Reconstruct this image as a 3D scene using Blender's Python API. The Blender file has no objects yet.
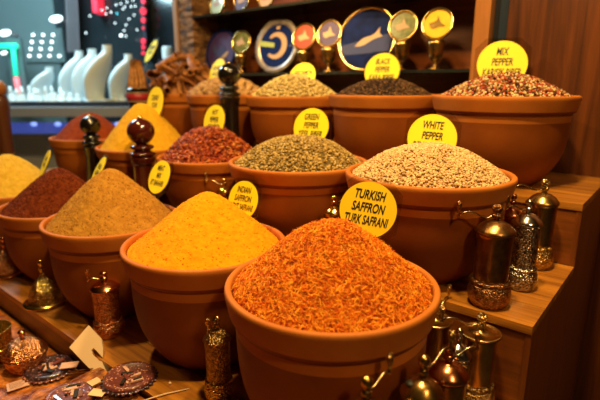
import bpy, math, random
import numpy as np
from mathutils import Vector, Matrix, noise
random.seed(7); rng = np.random.default_rng(7)
sc = bpy.context.scene; COL = sc.collection
ANG = math.radians(39.5); SN, CS = math.sin(ANG), math.cos(ANG)
EYE = 1.5                                  # eye height above the floor
PITCH = math.atan(116/470); FPX = 470.0
def P(s, t, z):                            # stall coordinates: s away across the steps, t leftwards along them, z from eye level
    return Vector((s*SN - t*CS, s*CS + t*SN, EYE + z))
def at(px, py, d):                         # real point lying d metres ahead in a given direction
    u, v = (px-300)/FPX, (py-200)/FPX; sp, cp = math.sin(PITCH), math.cos(PITCH)
    return Vector((u*d, (cp-v*sp)*d, EYE-(sp+v*cp)*d))

# ------------------------------------------------------------------ materials
def mat(name, col, rough=.5, metal=0., var=None, vscale=30, bump=0., bscale=80, bdist=.002, voro=False,
        island=None, coat=0., emit=None, estr=1., trans=0., stretch=None, ior=1.45, detail=4, alpha=1., sss=0., spec=None):
    m = bpy.data.materials.new(name); m.use_nodes = True; nt = m.node_tree; N, L = nt.nodes, nt.links
    b = N['Principled BSDF']; b.inputs['Base Color'].default_value = (*col, 1)
    b.inputs['Roughness'].default_value = rough; b.inputs['Metallic'].default_value = metal
    b.inputs['IOR'].default_value = ior
    if spec is not None: b.inputs['Specular IOR Level'].default_value = spec
    if coat: b.inputs['Coat Weight'].default_value = coat; b.inputs['Coat Roughness'].default_value = .08
    if trans: b.inputs['Transmission Weight'].default_value = trans
    if alpha < 1: b.inputs['Alpha'].default_value = alpha
    if sss: b.inputs['Subsurface Weight'].default_value = sss; b.inputs['Subsurface Scale'].default_value = .004
    if emit: b.inputs['Emission Color'].default_value = (*emit, 1); b.inputs['Emission Strength'].default_value = estr
    tc = N.new('ShaderNodeTexCoord'); mp = N.new('ShaderNodeMapping'); L.new(tc.outputs['Object'], mp.inputs['Vector'])
    if stretch: mp.inputs['Scale'].default_value = stretch
    if island:
        g = N.new('ShaderNodeNewGeometry'); r = N.new('ShaderNodeValToRGB'); L.new(g.outputs['Random Per Island'], r.inputs['Fac'])
        r.color_ramp.interpolation = 'LINEAR'
        e = r.color_ramp.elements
        while len(e) < len(island): e.new(.5)
        for k, (p, c) in enumerate(island): e[k].position = p; e[k].color = (*c, 1)
        L.new(r.outputs['Color'], b.inputs['Base Color'])
    elif var:
        n = N.new('ShaderNodeTexNoise'); n.inputs['Scale'].default_value = vscale; n.inputs['Detail'].default_value = detail
        L.new(mp.outputs['Vector'], n.inputs['Vector'])
        r = N.new('ShaderNodeValToRGB'); L.new(n.outputs['Fac'], r.inputs['Fac'])
        r.color_ramp.elements[0].position = .32; r.color_ramp.elements[1].position = .68
        r.color_ramp.elements[0].color = (*col, 1); r.color_ramp.elements[1].color = (*var, 1)
        L.new(r.outputs['Color'], b.inputs['Base Color'])
    if bump:
        if voro:
            n = N.new('ShaderNodeTexVoronoi'); n.inputs['Scale'].default_value = bscale; out = n.outputs['Distance']
        else:
            n = N.new('ShaderNodeTexNoise'); n.inputs['Scale'].default_value = bscale; n.inputs['Detail'].default_value = 6; out = n.outputs['Fac']
        L.new(mp.outputs['Vector'], n.inputs['Vector'])
        bp = N.new('ShaderNodeBump'); bp.inputs['Strength'].default_value = bump; bp.inputs['Distance'].default_value = bdist
        L.new(out, bp.inputs['Height']); L.new(bp.outputs['Normal'], b.inputs['Normal'])
    return m

def wood(name, c1, c2, axis='x', scale=1., rough=.38, coat=.25):
    m = bpy.data.materials.new(name); m.use_nodes = True; nt = m.node_tree; N, L = nt.nodes, nt.links
    b = N['Principled BSDF']; b.inputs['Roughness'].default_value = rough; b.inputs['Coat Weight'].default_value = coat
    b.inputs['Coat Roughness'].default_value = .25
    tc = N.new('ShaderNodeTexCoord'); mp = N.new('ShaderNodeMapping'); L.new(tc.outputs['Object'], mp.inputs['Vector'])
    v = {'x': (1.2, 26, 26), 'y': (26, 1.2, 26), 'z': (26, 26, 1.2)}[axis]
    mp.inputs['Scale'].default_value = tuple(a*scale for a in v)
    n = N.new('ShaderNodeTexNoise'); n.inputs['Scale'].default_value = 1.6; n.inputs['Detail'].default_value = 8; n.inputs['Roughness'].default_value = .65
    n.inputs['Distortion'].default_value = .6
    L.new(mp.outputs['Vector'], n.inputs['Vector'])
    r = N.new('ShaderNodeValToRGB'); r.color_ramp.elements[0].position = .3; r.color_ramp.elements[1].position = .7
    r.color_ramp.elements[0].color = (*c1, 1); r.color_ramp.elements[1].color = (*c2, 1)
    L.new(n.outputs['Fac'], r.inputs['Fac']); L.new(r.outputs['Color'], b.inputs['Base Color'])
    bp = N.new('ShaderNodeBump'); bp.inputs['Strength'].default_value = .12; bp.inputs['Distance'].default_value = .001
    L.new(n.outputs['Fac'], bp.inputs['Height']); L.new(bp.outputs['Normal'], b.inputs['Normal'])
    return m

M = {}
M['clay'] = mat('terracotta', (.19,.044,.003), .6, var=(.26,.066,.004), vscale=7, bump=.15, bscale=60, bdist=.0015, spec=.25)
M['claylit'] = mat('terracotta_lit_lip', (.42,.118,.012), .66, var=(.50,.16,.02), vscale=12, bump=.12, bscale=90, spec=.3)  # same clay, lighter: overhead light on the rims is put into the colour
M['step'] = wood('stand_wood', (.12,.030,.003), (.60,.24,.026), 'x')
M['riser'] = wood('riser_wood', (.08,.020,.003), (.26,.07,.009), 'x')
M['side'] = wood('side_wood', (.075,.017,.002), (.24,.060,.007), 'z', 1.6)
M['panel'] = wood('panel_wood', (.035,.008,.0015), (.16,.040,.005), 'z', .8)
M['case'] = wood('case_wood', (.06,.014,.003), (.30,.075,.014), 'x', .4)
M['post'] = wood('post_wood', (.26,.09,.02), (.48,.19,.05), 'z', .7)
M['black'] = mat('black_gap', (.012,.013,.018), .4)
M['brass'] = mat('aged_brass', (.38,.22,.06), .26, 1., var=(.66,.42,.14), vscale=40, bump=.15, bscale=250, bdist=.0006)
M['brass_e'] = mat('embossed_brass', (.20,.11,.035), .3, 1., var=(.7,.45,.16), vscale=140, bump=.9, bscale=300, bdist=.003, voro=True)
M['gold'] = mat('bright_brass', (.85,.58,.16), .16, 1., bump=.1, bscale=200, bdist=.0005)
M['gold_e'] = mat('embossed_gold', (.95,.68,.22), .17, 1., var=(.45,.28,.07), vscale=90, bump=1., bscale=230, bdist=.003, voro=True)
M['bronze'] = mat('bronze', (.24,.12,.04), .3, 1., var=(.46,.25,.09), vscale=60, bump=.4, bscale=160, bdist=.001)
M['bronze_e'] = mat('embossed_bronze', (.14,.055,.022), .34, 1., var=(.55,.28,.12), vscale=120, bump=1., bscale=280, bdist=.002, voro=True)
M['copper'] = mat('copper', (.62,.22,.09), .2, 1., var=(.8,.34,.15), vscale=50, bump=.2, bscale=180, bdist=.0008)
M['copper_e'] = mat('embossed_copper', (.45,.15,.06), .26, 1., var=(.9,.45,.2), vscale=110, bump=1., bscale=240, bdist=.0025, voro=True)
M['silver_e'] = mat('embossed_silver', (.16,.13,.11), .24, 1., var=(.85,.76,.64), vscale=110, bump=1., bscale=240, bdist=.0025, voro=True)
M['silver'] = mat('polished_silver', (.75,.68,.6), .16, 1., bump=.1, bscale=150, bdist=.0006)
M['steel'] = mat('crank_metal', (.5,.36,.18), .22, 1.)
M['dark'] = mat('dark_hole', (.01,.008,.006), .6)
M['yellow'] = mat('yellow_card', (.95,.74,.008), .55)
M['ink'] = mat('black_ink', (.012,.01,.008), .6)
M['clear'] = mat('clear_plastic', (.75,.7,.62), .05, trans=1., ior=1.2)
M['stick'] = mat('sign_stick', (.55,.5,.42), .2, trans=.8, ior=1.3)
M['lacquer_b'] = mat('black_lacquer', (.006,.005,.005), .12, coat=1.)
M['lacquer_r'] = mat('oxblood_lacquer', (.06,.008,.005), .14, coat=1.)

# ------------------------------------------------------------------ mesh helpers
def mk(name, v, f, m=None, parent=None, smooth=True, loc=None, rot=None):
    me = bpy.data.meshes.new(name)
    v = np.asarray(v, dtype=np.float32); me.from_pydata(v.tolist() if len(v) < 60000 else v.tolist(), [], f if isinstance(f, list) else f.tolist())
    me.update()
    if smooth: me.polygons.foreach_set('use_smooth', [True]*len(me.polygons))
    for x in (m if isinstance(m, (list, tuple)) else [m]):
        if x: me.materials.append(x)
    o = bpy.data.objects.new(name, me); COL.objects.link(o)
    if parent: o.parent = parent
    if loc is not None: o.location = loc
    if rot is not None: o.rotation_euler = rot
    return o
def tag(o, label=None, cat=None, group=None, kind=None):
    if label: o['label'] = label
    if cat: o['category'] = cat
    if group: o['group'] = group
    if kind: o['kind'] = kind
    return o
def empty(name, loc, rz=0., label=None, cat=None, group=None, kind=None):
    o = bpy.data.objects.new(name, None); COL.objects.link(o); o.location = loc; o.rotation_euler = (0,0,rz)
    o.empty_display_size = .05
    return tag(o, label, cat, group, kind)
def lathe(prof, n=48, wob=0., sx=1., sy=1.):
    v = []; f = []; k = len(prof)
    for j in range(n):
        a = 2*math.pi*j/n
        for (r, z) in prof: v.append((r*math.cos(a)*sx, r*math.sin(a)*sy, z))
    for j in range(n):
        for i in range(k-1):
            a, b = j*k+i, ((j+1) % n)*k+i
            f.append((a, b, b+1, a+1))
    return v, f
def smoothp(pts, sub=3):                    # Catmull-Rom through a profile
    out = []
    for i in range(len(pts)-1):
        p0 = pts[max(i-1,0)]; p1 = pts[i]; p2 = pts[i+1]; p3 = pts[min(i+2,len(pts)-1)]
        for k in range(sub):
            t = k/sub
            out.append(tuple(.5*((2*p1[a])+(-p0[a]+p2[a])*t+(2*p0[a]-5*p1[a]+4*p2[a]-p3[a])*t*t+(-p0[a]+3*p1[a]-3*p2[a]+p3[a])*t**3) for a in range(len(p1))))
    out.append(tuple(pts[-1])); return out
def tube(pts, rad, n=8):
    v = []; f = []; pts = [Vector(p) for p in pts]
    for i, p in enumerate(pts):
        d = (pts[min(i+1,len(pts)-1)]-pts[max(i-1,0)]).normalized()
        up = Vector((0,0,1)) if abs(d.z) < .9 else Vector((1,0,0))
        a = d.cross(up).normalized(); b = d.cross(a)
        r = rad[i] if isinstance(rad, (list, tuple)) else rad
        for k in range(n):
            q = 2*math.pi*k/n; v.append(tuple(p+a*math.cos(q)*r+b*math.sin(q)*r))
    for i in range(len(pts)-1):
        for k in range(n):
            f.append((i*n+k, i*n+(k+1) % n, (i+1)*n+(k+1) % n, (i+1)*n+k))
    f.append(tuple(range(n))[::-1]); f.append(tuple((len(pts)-1)*n+k for k in range(n)))
    return v, f
def join(*vf):
    V = []; F = []
    for v, f in vf:
        o = len(V); V += list(v); F += [tuple(i+o for i in q) for q in f]
    return V, F
def move(vf, d): return [(a+d[0], b+d[1], c+d[2]) for a, b, c in vf[0]], vf[1]
def boxvf(x0, x1, y0, y1, z0, z1, bev=0.):
    if bev <= 0:
        v = [(x, y, z) for x in (x0,x1) for y in (y0,y1) for z in (z0,z1)]
        return v, [(0,1,3,2),(4,6,7,5),(0,4,5,1),(2,3,7,6),(0,2,6,4),(1,5,7,3)]
    import bmesh
    bm = bmesh.new(); bmesh.ops.create_cube(bm, size=1)
    for q in bm.verts: q.co = Vector(((x0+x1)/2+q.co.x*(x1-x0), (y0+y1)/2+q.co.y*(y1-y0), (z0+z1)/2+q.co.z*(z1-z0)))
    bmesh.ops.bevel(bm, geom=list(bm.edges), offset=bev, segments=2, affect='EDGES', profile=.7)
    bm.verts.index_update()
    r = [tuple(q.co) for q in bm.verts], [tuple(q.index for q in fc.verts) for fc in bm.faces]; bm.free(); return r
def prism(poly, y0, y1):                     # outline in x,z extruded along y
    n = len(poly); v = [(x, y0, z) for x, z in poly]+[(x, y1, z) for x, z in poly]
    f = [tuple(range(n)), tuple(range(2*n-1, n-1, -1))]+[(i, i+n, (i+1) % n+n, (i+1) % n) for i in range(n)]
    return v, f
def disc(r, y, n=48, rz=None, cx=0., cz=0., rx=None):
    rx = rx or r
    return [(cx+rx*math.cos(2*math.pi*k/n), y, cz+r*math.sin(2*math.pi*k/n)) for k in range(n)], [tuple(range(n))]
def ico(sub):
    import bmesh
    bm = bmesh.new(); bmesh.ops.create_icosphere(bm, subdivisions=sub, radius=1.)
    v = np.array([tuple(q.co) for q in bm.verts]); f = np.array([[q.index for q in fc.verts] for fc in bm.faces]); bm.free(); return v, f
YAW = -ANG                                    # local x = -t, local y = s
def sbox(name, t0, t1, s0, s1, z0, z1, m, parent=None, bev=0., kind=None, nm=None):
    v, f = boxvf(-t1, -t0, s0, s1, EYE+z0, EYE+z1, bev)
    o = mk(name, v, f, m, parent, smooth=False)
    if not parent: o.rotation_euler = (0, 0, YAW)
    if kind: o['kind'] = kind
    return o

# ------------------------------------------------------------------ the setting
def plane(name, pts, m, kind='structure'):
    return tag(mk(name, pts, [tuple(range(len(pts)))], m, smooth=False), kind=kind)
M['floor'] = mat('floor_tile', (.05,.04,.035), .35, var=(.08,.065,.055), vscale=3)
M['ceil'] = mat('ceiling_paint', (.14,.11,.08), .9, var=(.17,.14,.10), vscale=2)
M['dim'] = mat('shop_wall_paint', (.16,.12,.09), .9, var=(.2,.15,.11), vscale=2)
tag(mk('floor', *boxvf(-6,5,-2.5,6,-.1,0), M['floor'], smooth=False), kind='structure')
tag(mk('ceiling', *boxvf(-6,5,-2.5,6,3.0,3.1), M['ceil'], smooth=False), kind='structure')
tag(mk('wall_rear', *boxvf(-6,5,-2.6,-2.5,0,3.0), M['dim'], smooth=False), kind='structure')
tag(mk('wall_left', *boxvf(-6.1,-6,-2.5,6,0,3.0), M['dim'], smooth=False), kind='structure')
def swall(name, t0, t1, s0, s1, z0, z1, m):
    return sbox(name, t0, t1, s0, s1, z0, z1, m, kind='structure')
swall('wall_right', -3.0, .515, 1.695, 1.80, -1.5, 1.5, M['panel'])
swall('trim_1', .515, .572, 1.735, 1.80, -1.5, 1.5, M['black'])
swall('trim_2', .522, .548, 1.715, 1.735, -1.5, 1.5, mat('blue_black_edge', (.02,.03,.05), .3))
swall('wall_back', .572, 2.30, 1.97, 2.03, -1.5, 1.5, M['case'])
M['stone'] = mat('rough_stone', (.05,.018,.006), .8, var=(.42,.20,.07), vscale=16, bump=1., bscale=18, bdist=.05, voro=False, stretch=(1,1,2.2))
swall('trim_3', 2.275, 2.305, 1.69, 2.03, -1.5, 1.5, mat('pale_post', (.42,.25,.16), .5))

# stepped stand
st = empty('display_stand', (0,0,0), YAW, 'stepped brown wooden stand that carries all the clay spice bowls', 'display stand')
T0, T1 = .17, 2.62
levels = [(.455, .889, -.62, -1.5), (.889, 1.273, -.44, -1.5), (1.273, 1.69, -.28, -1.5)]
for i, (s0, s1, z, zb) in enumerate(levels):
    k = 4; w = (s1-s0)/k                      # each tread of four boards in one mesh
    parts = []
    for j in range(k):
        parts.append(boxvf(-T1, -T0, s0+j*w+(.0008 if j else 0), s0+(j+1)*w-(.0008 if j < k-1 else 0), EYE+z-.018, EYE+z, .0012))
    v, f = join(*parts); mk('tread', v, f, M['step'], st, smooth=False)
    zlow = -.70-.018 if i == 0 else levels[i-1][2]
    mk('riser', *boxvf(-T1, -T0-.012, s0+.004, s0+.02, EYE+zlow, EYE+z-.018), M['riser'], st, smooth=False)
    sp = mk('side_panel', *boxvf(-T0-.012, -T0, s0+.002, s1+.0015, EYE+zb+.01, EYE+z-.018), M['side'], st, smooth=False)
mk('tread', *boxvf(-T1, -T0, -.02, .455, EYE-.72, EYE-.702, .001), M['step'], st, smooth=False)
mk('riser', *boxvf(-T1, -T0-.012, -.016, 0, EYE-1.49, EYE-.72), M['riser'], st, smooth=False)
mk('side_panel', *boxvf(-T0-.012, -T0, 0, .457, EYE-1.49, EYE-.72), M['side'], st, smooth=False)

# recessed bookcase
bc = empty('wall_bookcase', (0,0,0), YAW, 'dark wooden bookcase behind the bowls holding souvenir plates', 'bookcase')
mk('upright', *boxvf(-.628, -.575, 1.70, 1.968, EYE-.27, EYE+1.45, .002), M['post'], bc, smooth=False)
mk('stone_pillar', *boxvf(-2.272, -2.15, 1.70, 1.968, EYE-.27, EYE+1.45, .004), M['stone'], bc, smooth=False)['label'] = 'rough brown stone pillar'
M['shelf'] = mat('smoked_glass', (.02,.022,.02), .12, coat=.5)
for z in (.052, .352, .66):
    mk('shelf', *boxvf(-2.149, -.63, 1.70, 1.967, EYE+z-.012, EYE+z, .001), M['shelf'], bc, smooth=False)
mk('divider', *boxvf(-1.62, -1.585, 1.944, 1.969, EYE-.2, EYE+1.4), M['case'], bc, smooth=False)

# ------------------------------------------------------------------ bowls
BP = [(0,.0),(.50,.0),(.56,.012),(.63,.06),(.74,.17),(.83,.30),(.88,.44),(.90,.58),(.905,.70),(.915,.79),(.925,.81),(.955,.825),(.97,.86),(.985,.91),(.998,.955),(1.0,.975),(.995,.992),(.98,1.0),(.955,1.0),(.94,.992),(.932,.97),(.925,.90),(.89,.60),(.80,.32),(.6,.09),(.3,.06),(0,.06)]
def bowl(s, t, R, z, zb, label):
    H = z-zb
    prof = [(max(r*R, .0001), q*H) for r, q in smoothp(BP, 2)]
    v, f = lathe(prof, 96)
    k = len(prof); a = rng.uniform(0, 6.28)
    v = [(x*(1+.004*math.sin(2*math.atan2(y, x)+a)), y*(1+.003*math.sin(3*math.atan2(y, x)+a)), q) for x, y, q in v]
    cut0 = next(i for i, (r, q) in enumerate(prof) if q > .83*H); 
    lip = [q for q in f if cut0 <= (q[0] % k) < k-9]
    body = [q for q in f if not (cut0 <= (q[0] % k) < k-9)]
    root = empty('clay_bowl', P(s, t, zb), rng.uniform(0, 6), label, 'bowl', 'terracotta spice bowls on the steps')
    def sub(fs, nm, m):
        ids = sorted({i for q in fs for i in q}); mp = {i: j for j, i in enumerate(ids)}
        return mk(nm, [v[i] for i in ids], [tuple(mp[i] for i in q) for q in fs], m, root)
    sub(body, 'body', M['clay']); sub(lip, 'rim', M['claylit'])
    return root

class Heap:
    def __init__(h, s, t, z, R, H, e=1.3, soft=.08, ox=0., oy=0., lump=.004):
        h.c = P(s, t, z-.012); h.R = R*.922; h.H = H+.012; h.e = e; h.soft = soft; h.o = (ox, oy); h.l = lump; h.seed = rng.uniform(0, 50)
        h.k = ((1+soft*soft)**.5); 
    def z(h, x, y):
        r = min(1., math.hypot(x, y)/h.R)
        w = 1-r                                   # the peak may lean off the middle, the rim never does
        x -= h.o[0]*w; y -= h.o[1]*w
        q = math.hypot(x, y)/h.R
        q = (math.sqrt(q*q+h.soft**2)-h.soft)/(h.k-h.soft)
        b = 1-min(1., q)**h.e
        n = noise.noise((x*9+h.seed, y*9, 0))*1.0+noise.noise((x*22, y*22+h.seed, 3))*.5
        return h.H*b + h.l*n*min(1., (1-r)*5)
    def nrm(h, x, y):
        e = .003
        return Vector((-(h.z(x+e, y)-h.z(x-e, y))/(2*e), -(h.z(x, y+e)-h.z(x, y-e))/(2*e), 1)).normalized()
    def mesh(h, name, m, rings=40, seg=120, fine=0., fs=120, drop=0.):
        v = [(0, 0, h.z(0, 0)-drop)]; f = []
        for i in range(1, rings+1):
            r = h.R*(i/rings)
            for j in range(seg):
                a = 2*math.pi*j/seg; x, y = r*math.cos(a), r*math.sin(a)
                d = fine*(noise.noise((x*fs, y*fs, h.seed))+.6*noise.noise((x*fs*2.3, y*fs*2.3, h.seed+9))) if fine else 0
                v.append((x, y, h.z(x, y)+d*min(1, (rings-i)/3)-drop))
        for j in range(seg): v.append((h.R*.93*math.cos(2*math.pi*j/seg), h.R*.93*math.sin(2*math.pi*j/seg), -.02))
        v.append((0,0,-.02))
        for j in range(seg): f.append((0, 1+j, 1+(j+1) % seg))
        for i in range(rings):
            for j in range(seg):
                a = 1+i*seg; f.append((a+j, a+seg+j, a+seg+(j+1) % seg, a+(j+1) % seg))
        a = 1+rings*seg
        for j in range(seg): f.append((a+j, len(v)-1, a+(j+1) % seg))
        return v, f
    def pts(h, n, edge=.985):
        r = np.sqrt(rng.uniform(0, 1, n))*h.R*edge; a = rng.uniform(0, 2*math.pi, n)
        return [(x, y) for x, y in zip(r*np.cos(a), r*np.sin(a))]

def rots(normals, tilt):                       # random frames roughly lying on the surface
    out = []
    for nv in normals:
        n = (nv+Vector(rng.normal(0, tilt, 3))).normalized()
        a = n.orthogonal().normalized(); b = n.cross(a); q = rng.uniform(0, 6.283)
        x = a*math.cos(q)+b*math.sin(q); y = n.cross(x)
        out.append(((x.x, y.x, n.x), (x.y, y.y, n.y), (x.z, y.z, n.z)))
    return np.array(out)
def strewn(h, n, tv, tf, size, jit=.25, tilt=.3, lift=0., ljit=.0, edge=.985):
    p = h.pts(n, edge); nr = [h.nrm(x, y) for x, y in p]
    R = rots(nr, tilt); S = size*(1+rng.normal(0, jit, n).clip(-.6, .6))
    base = np.array([(x, y, h.z(x, y)) for x, y in p])+np.array([tuple(q) for q in nr])*(lift+rng.uniform(-1, 1, n)*ljit)[:, None]
    V = np.einsum('nij,vj->nvi', R, np.array(tv))*S[:, None, None]+base[:, None, :]
    nv = len(tv)
    tf = np.array(tf); F = (tf[None]+(np.arange(n)*nv)[:, None, None]).reshape(-1, tf.shape[1])
    return V.reshape(-1, 3), F
def strands(h, n, lmin, lmax, wid, tilt=.5, lift=.001, edge=.97):
    p = h.pts(n, edge); V = []; F = []
    for (x, y) in p:
        nr = h.nrm(x, y); nn = (nr+Vector(rng.normal(0, tilt, 3))*.6).normalized(); a = nn.orthogonal().normalized(); b = nn.cross(a)
        q = rng.uniform(0, 6.283); d = (a*math.cos(q)+b*math.sin(q)).normalized(); sd = nn.cross(d)
        L = rng.uniform(lmin, lmax); c = Vector((x, y, h.z(x, y)))+nr*(lift+rng.uniform(0, .004))
        cu = rng.normal(0, .35)*L; cv = rng.uniform(-.1, .3)*L; w = wid*rng.uniform(.6, 1.3); o = len(V)
        for k in range(4):
            u = k/3-.5; c2 = c+d*L*u+sd*cu*(u*u*4-.5)*.5+nr*cv*(.25-u*u)
            ww = w*(.35 if k in (0, 3) else 1)
            V += [tuple(c2+sd*ww), tuple(c2-sd*ww), tuple(c2+nn*ww*.9)]
        for k in range(3):
            for j in range(3):
                F.append((o+k*3+j, o+k*3+(j+1) % 3, o+k*3+3+(j+1) % 3, o+k*3+3+j))
    return V, F
def heap_obj(name, h, vf_list, mats, label):
    V = []; F = []; mi = []
    for k, (v, f) in enumerate(vf_list):
        o = len(V); V += [tuple(map(float, q)) for q in v]; F += [tuple(int(i)+o for i in q) for q in f]; mi += [k]*len(f)
    o = mk(name, V, F, mats, loc=h.c); o.data.polygons.foreach_set('material_index', mi)
    return tag(o, label, 'spice', kind='stuff')

Z1, Z2, Z3 = -.62, -.44, -.28
B = dict(
 saffron=(.634,.451,.1885,-.339,Z1), turmeric=(.655,.823,.186,-.350,Z1), masala=(.640,1.205,.182,-.360,Z1),
 sumac=(.644,1.563,.175,-.382,Z1), ginger=(.65,1.965,.180,-.385,Z1),
 white=(1.035,.462,.194,-.200,Z2), green=(1.035,.860,.200,-.213,Z2), chili=(1.035,1.245,.180,-.235,Z2),
 curry=(1.045,1.655,.185,-.235,Z2), paprika=(1.04,2.08,.170,-.228,Z2),
 mix=(1.448,.432,.198,-.031,Z3), black=(1.475,.840,.190,-.035,Z3), cardamom=(1.475,1.245,.195,-.045,Z3),
 nut=(1.475,1.645,.182,-.045,Z3), bark=(1.50,2.00,.166,-.045,Z3))
BL = dict(
 saffron='large terracotta bowl of orange saffron threads, nearest the camera',
 turmeric='terracotta bowl full of bright yellow powder beside the saffron',
 masala='terracotta bowl full of tan brown powder between yellow powder and dark red powder',
 sumac='terracotta bowl full of dark maroon powder at the left of the lowest step',
 ginger='terracotta bowl of dull yellow powder cut by the left edge of the photo',
 white='terracotta bowl heaped with pale white peppercorns behind the saffron',
 green='terracotta bowl heaped with olive green peppercorns on the middle step',
 chili='terracotta bowl heaped with red chilli flakes on the middle step',
 curry='terracotta bowl of ochre yellow powder behind the oxblood wooden grinder',
 paprika='terracotta bowl of orange red powder behind the black grinder, end of the middle step',
 mix='big terracotta bowl of mixed red, white and black peppercorns, top right',
 black='terracotta bowl of black peppercorns on the top step',
 cardamom='terracotta bowl of pale green cardamom pods on the top step',
 nut='terracotta bowl of knobbly tan roots behind the tall black grinder',
 bark='terracotta bowl of curled brown bark at the left of the top step')
for k, (s, t, R, z, zb) in B.items(): bowl(s, t, R, z, zb, BL[k])
def heap(k, H, **kw):
    s, t, R, z, zb = B[k]; return Heap(s, t, z, R, H, **kw)

# powders
def powder(name, col, var, b=.5): return mat(name, col, .95, var=var, vscale=60, bump=b, bscale=220, bdist=.003, detail=8, spec=.15)
for k, nm, H, e, soft, c1, c2, lab, fine, off in (
 ('turmeric','turmeric_powder',.109,1.04,.17,(.80,.25,.002),(.88,.32,.004),'smooth peaked heap of bright yellow powder',.0022,(.01,.02)),
 ('masala','brown_spice_powder',.138,1.08,.12,(.33,.145,.018),(.45,.22,.032),'peaked heap of tan brown powder in the bowl left of the yellow powder',.0028,(.0,.01)),
 ('sumac','maroon_spice_powder',.118,1.15,.14,(.075,.010,.002),(.16,.030,.006),'peaked heap of dark maroon powder',.0040,(.02,.0)),
 ('ginger','ginger_powder',.128,1.2,.2,(.55,.34,.03),(.68,.44,.06),'heap of dull yellow powder at the left edge of the photo',.003,(0,0)),
 ('curry','curry_powder',.160,1.15,.2,(.55,.28,.010),(.66,.36,.02),'tall heap of ochre yellow powder on the middle step behind the oxblood grinder',.003,(0,0)),
 ('paprika','paprika_powder',.105,1.2,.2,(.18,.026,.004),(.26,.046,.008),'heap of orange red powder behind the black grinder',.003,(0,0))):
    h = heap(k, H, e=e, soft=soft, ox=off[0], oy=off[1], lump=.0055)
    m = powder(nm, c1, c2)
    parts = [h.mesh(nm, m, 70, 200, fine, 130)]; mats = [m]
    tv, tf = ico(1)
    n = {'turmeric':1500,'masala':6000,'sumac':4000}.get(k, 0)
    if n:
        parts.append(strewn(h, n, tv*np.array((1,.8,.6)), tf, {'turmeric':.0014,'masala':.0013,'sumac':.0021}[k], .5, .6, ljit=.0006)); 
        mats.append(mat(nm+'_crumbs', c2, .9, island=[(0, tuple(a*.7 for a in c1)), (.5, c2), (1, tuple(min(1, a*1.35+.01) for a in c2))], spec=.1))
    heap_obj(nm, h, parts, mats, lab)

# saffron threads
h = heap('saffron', .106, e=1.12, soft=.22, lump=.008, ox=-.002, oy=.0)
ms = mat('saffron_threads', (.8,.2,.01), .7, island=[(0,(.36,.028,.004)),(.14,(.66,.11,.006)),(.5,(.88,.25,.008)),(1,(.98,.46,.035))], spec=.2)
mu = mat('saffron_base', (.55,.09,.006), .9, var=(.8,.2,.01), vscale=120, bump=.8, bscale=200, bdist=.004)
heap_obj('saffron_threads', h, [h.mesh('b', mu, 50, 140, .003, 90, .004), strands(h, 14500, .010, .022, .00082)], [mu, ms], 'heap of loose orange red saffron threads in the nearest bowl')

# peppercorns
tv2, tf2 = ico(2); tv1, tf1 = ico(1)
def corns(k, nm, H, e, ramp, base, size, n, lab, tv, tf, jit=.12, soft=.2, flat=(1,1,.95), ljit=.0015, rough=.75):
    h = heap(k, H, e=e, soft=soft, lump=.004)
    m = mat(nm, ramp[0][1], rough, island=ramp, bump=.3, bscale=500, bdist=.0008, spec=.3); mb = mat(nm+'_base', base, .9)
    heap_obj(nm, h, [h.mesh('b', mb, 30, 90, 0, 1, .003), strewn(h, n, np.array(tv)*np.array(flat), tf, size, jit, .4, ljit=ljit)], [mb, m], lab)
corns('white','white_peppercorns',.063,1.7,[(0,(.42,.25,.10)),(.4,(.60,.38,.17)),(1,(.78,.56,.30))],(.36,.20,.08),.0027,7600,'broad heap of pale cream white peppercorns behind the saffron',tv2,tf2)
corns('green','green_peppercorns',.068,1.7,[(0,(.17,.10,.022)),(.5,(.36,.23,.06)),(1,(.56,.40,.15))],(.12,.08,.02),.0034,4600,'broad heap of olive green peppercorns on the middle step',tv1,tf1,.2)
corns('black','black_peppercorns',.052,1.5,[(0,(.018,.008,.004)),(.6,(.07,.03,.012)),(1,(.20,.10,.04))],(.015,.008,.004),.0034,4200,'low heap of black peppercorns on the top step',tv1,tf1,.2)
corns('mix','mixed_peppercorns',.058,1.5,[(0,(.04,.012,.006)),(.25,(.08,.02,.008)),(.3,(.34,.045,.016)),(.52,(.42,.07,.025)),(.56,(.58,.38,.18)),(.8,(.72,.52,.28)),(.84,(.30,.22,.06)),(1,(.10,.035,.015))],(.08,.03,.012),.0040,4600,'heap of mixed red, cream and dark peppercorns in the big top right bowl',tv1,tf1,.15)
# chilli flakes
h = heap('chili', .092, e=1.5, soft=.2, lump=.006)
mc = mat('chilli_flakes', (.5,.06,.02), .5, island=[(0,(.12,.012,.002)),(.5,(.32,.045,.006)),(.85,(.46,.10,.014)),(1,(.60,.25,.05))], spec=.35)
mb = mat('chilli_base', (.24,.02,.006), .9)
heap_obj('chilli_flakes', h, [h.mesh('b', mb, 30, 90, .003, 80, .004), strewn(h, 3800, np.array(tv1)*np.array((1,.6,.22)), tf1, .0066, .3, .5, lift=.001, ljit=.003)], [mb, mc], 'heap of glossy red chilli flakes on the middle step')

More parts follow.
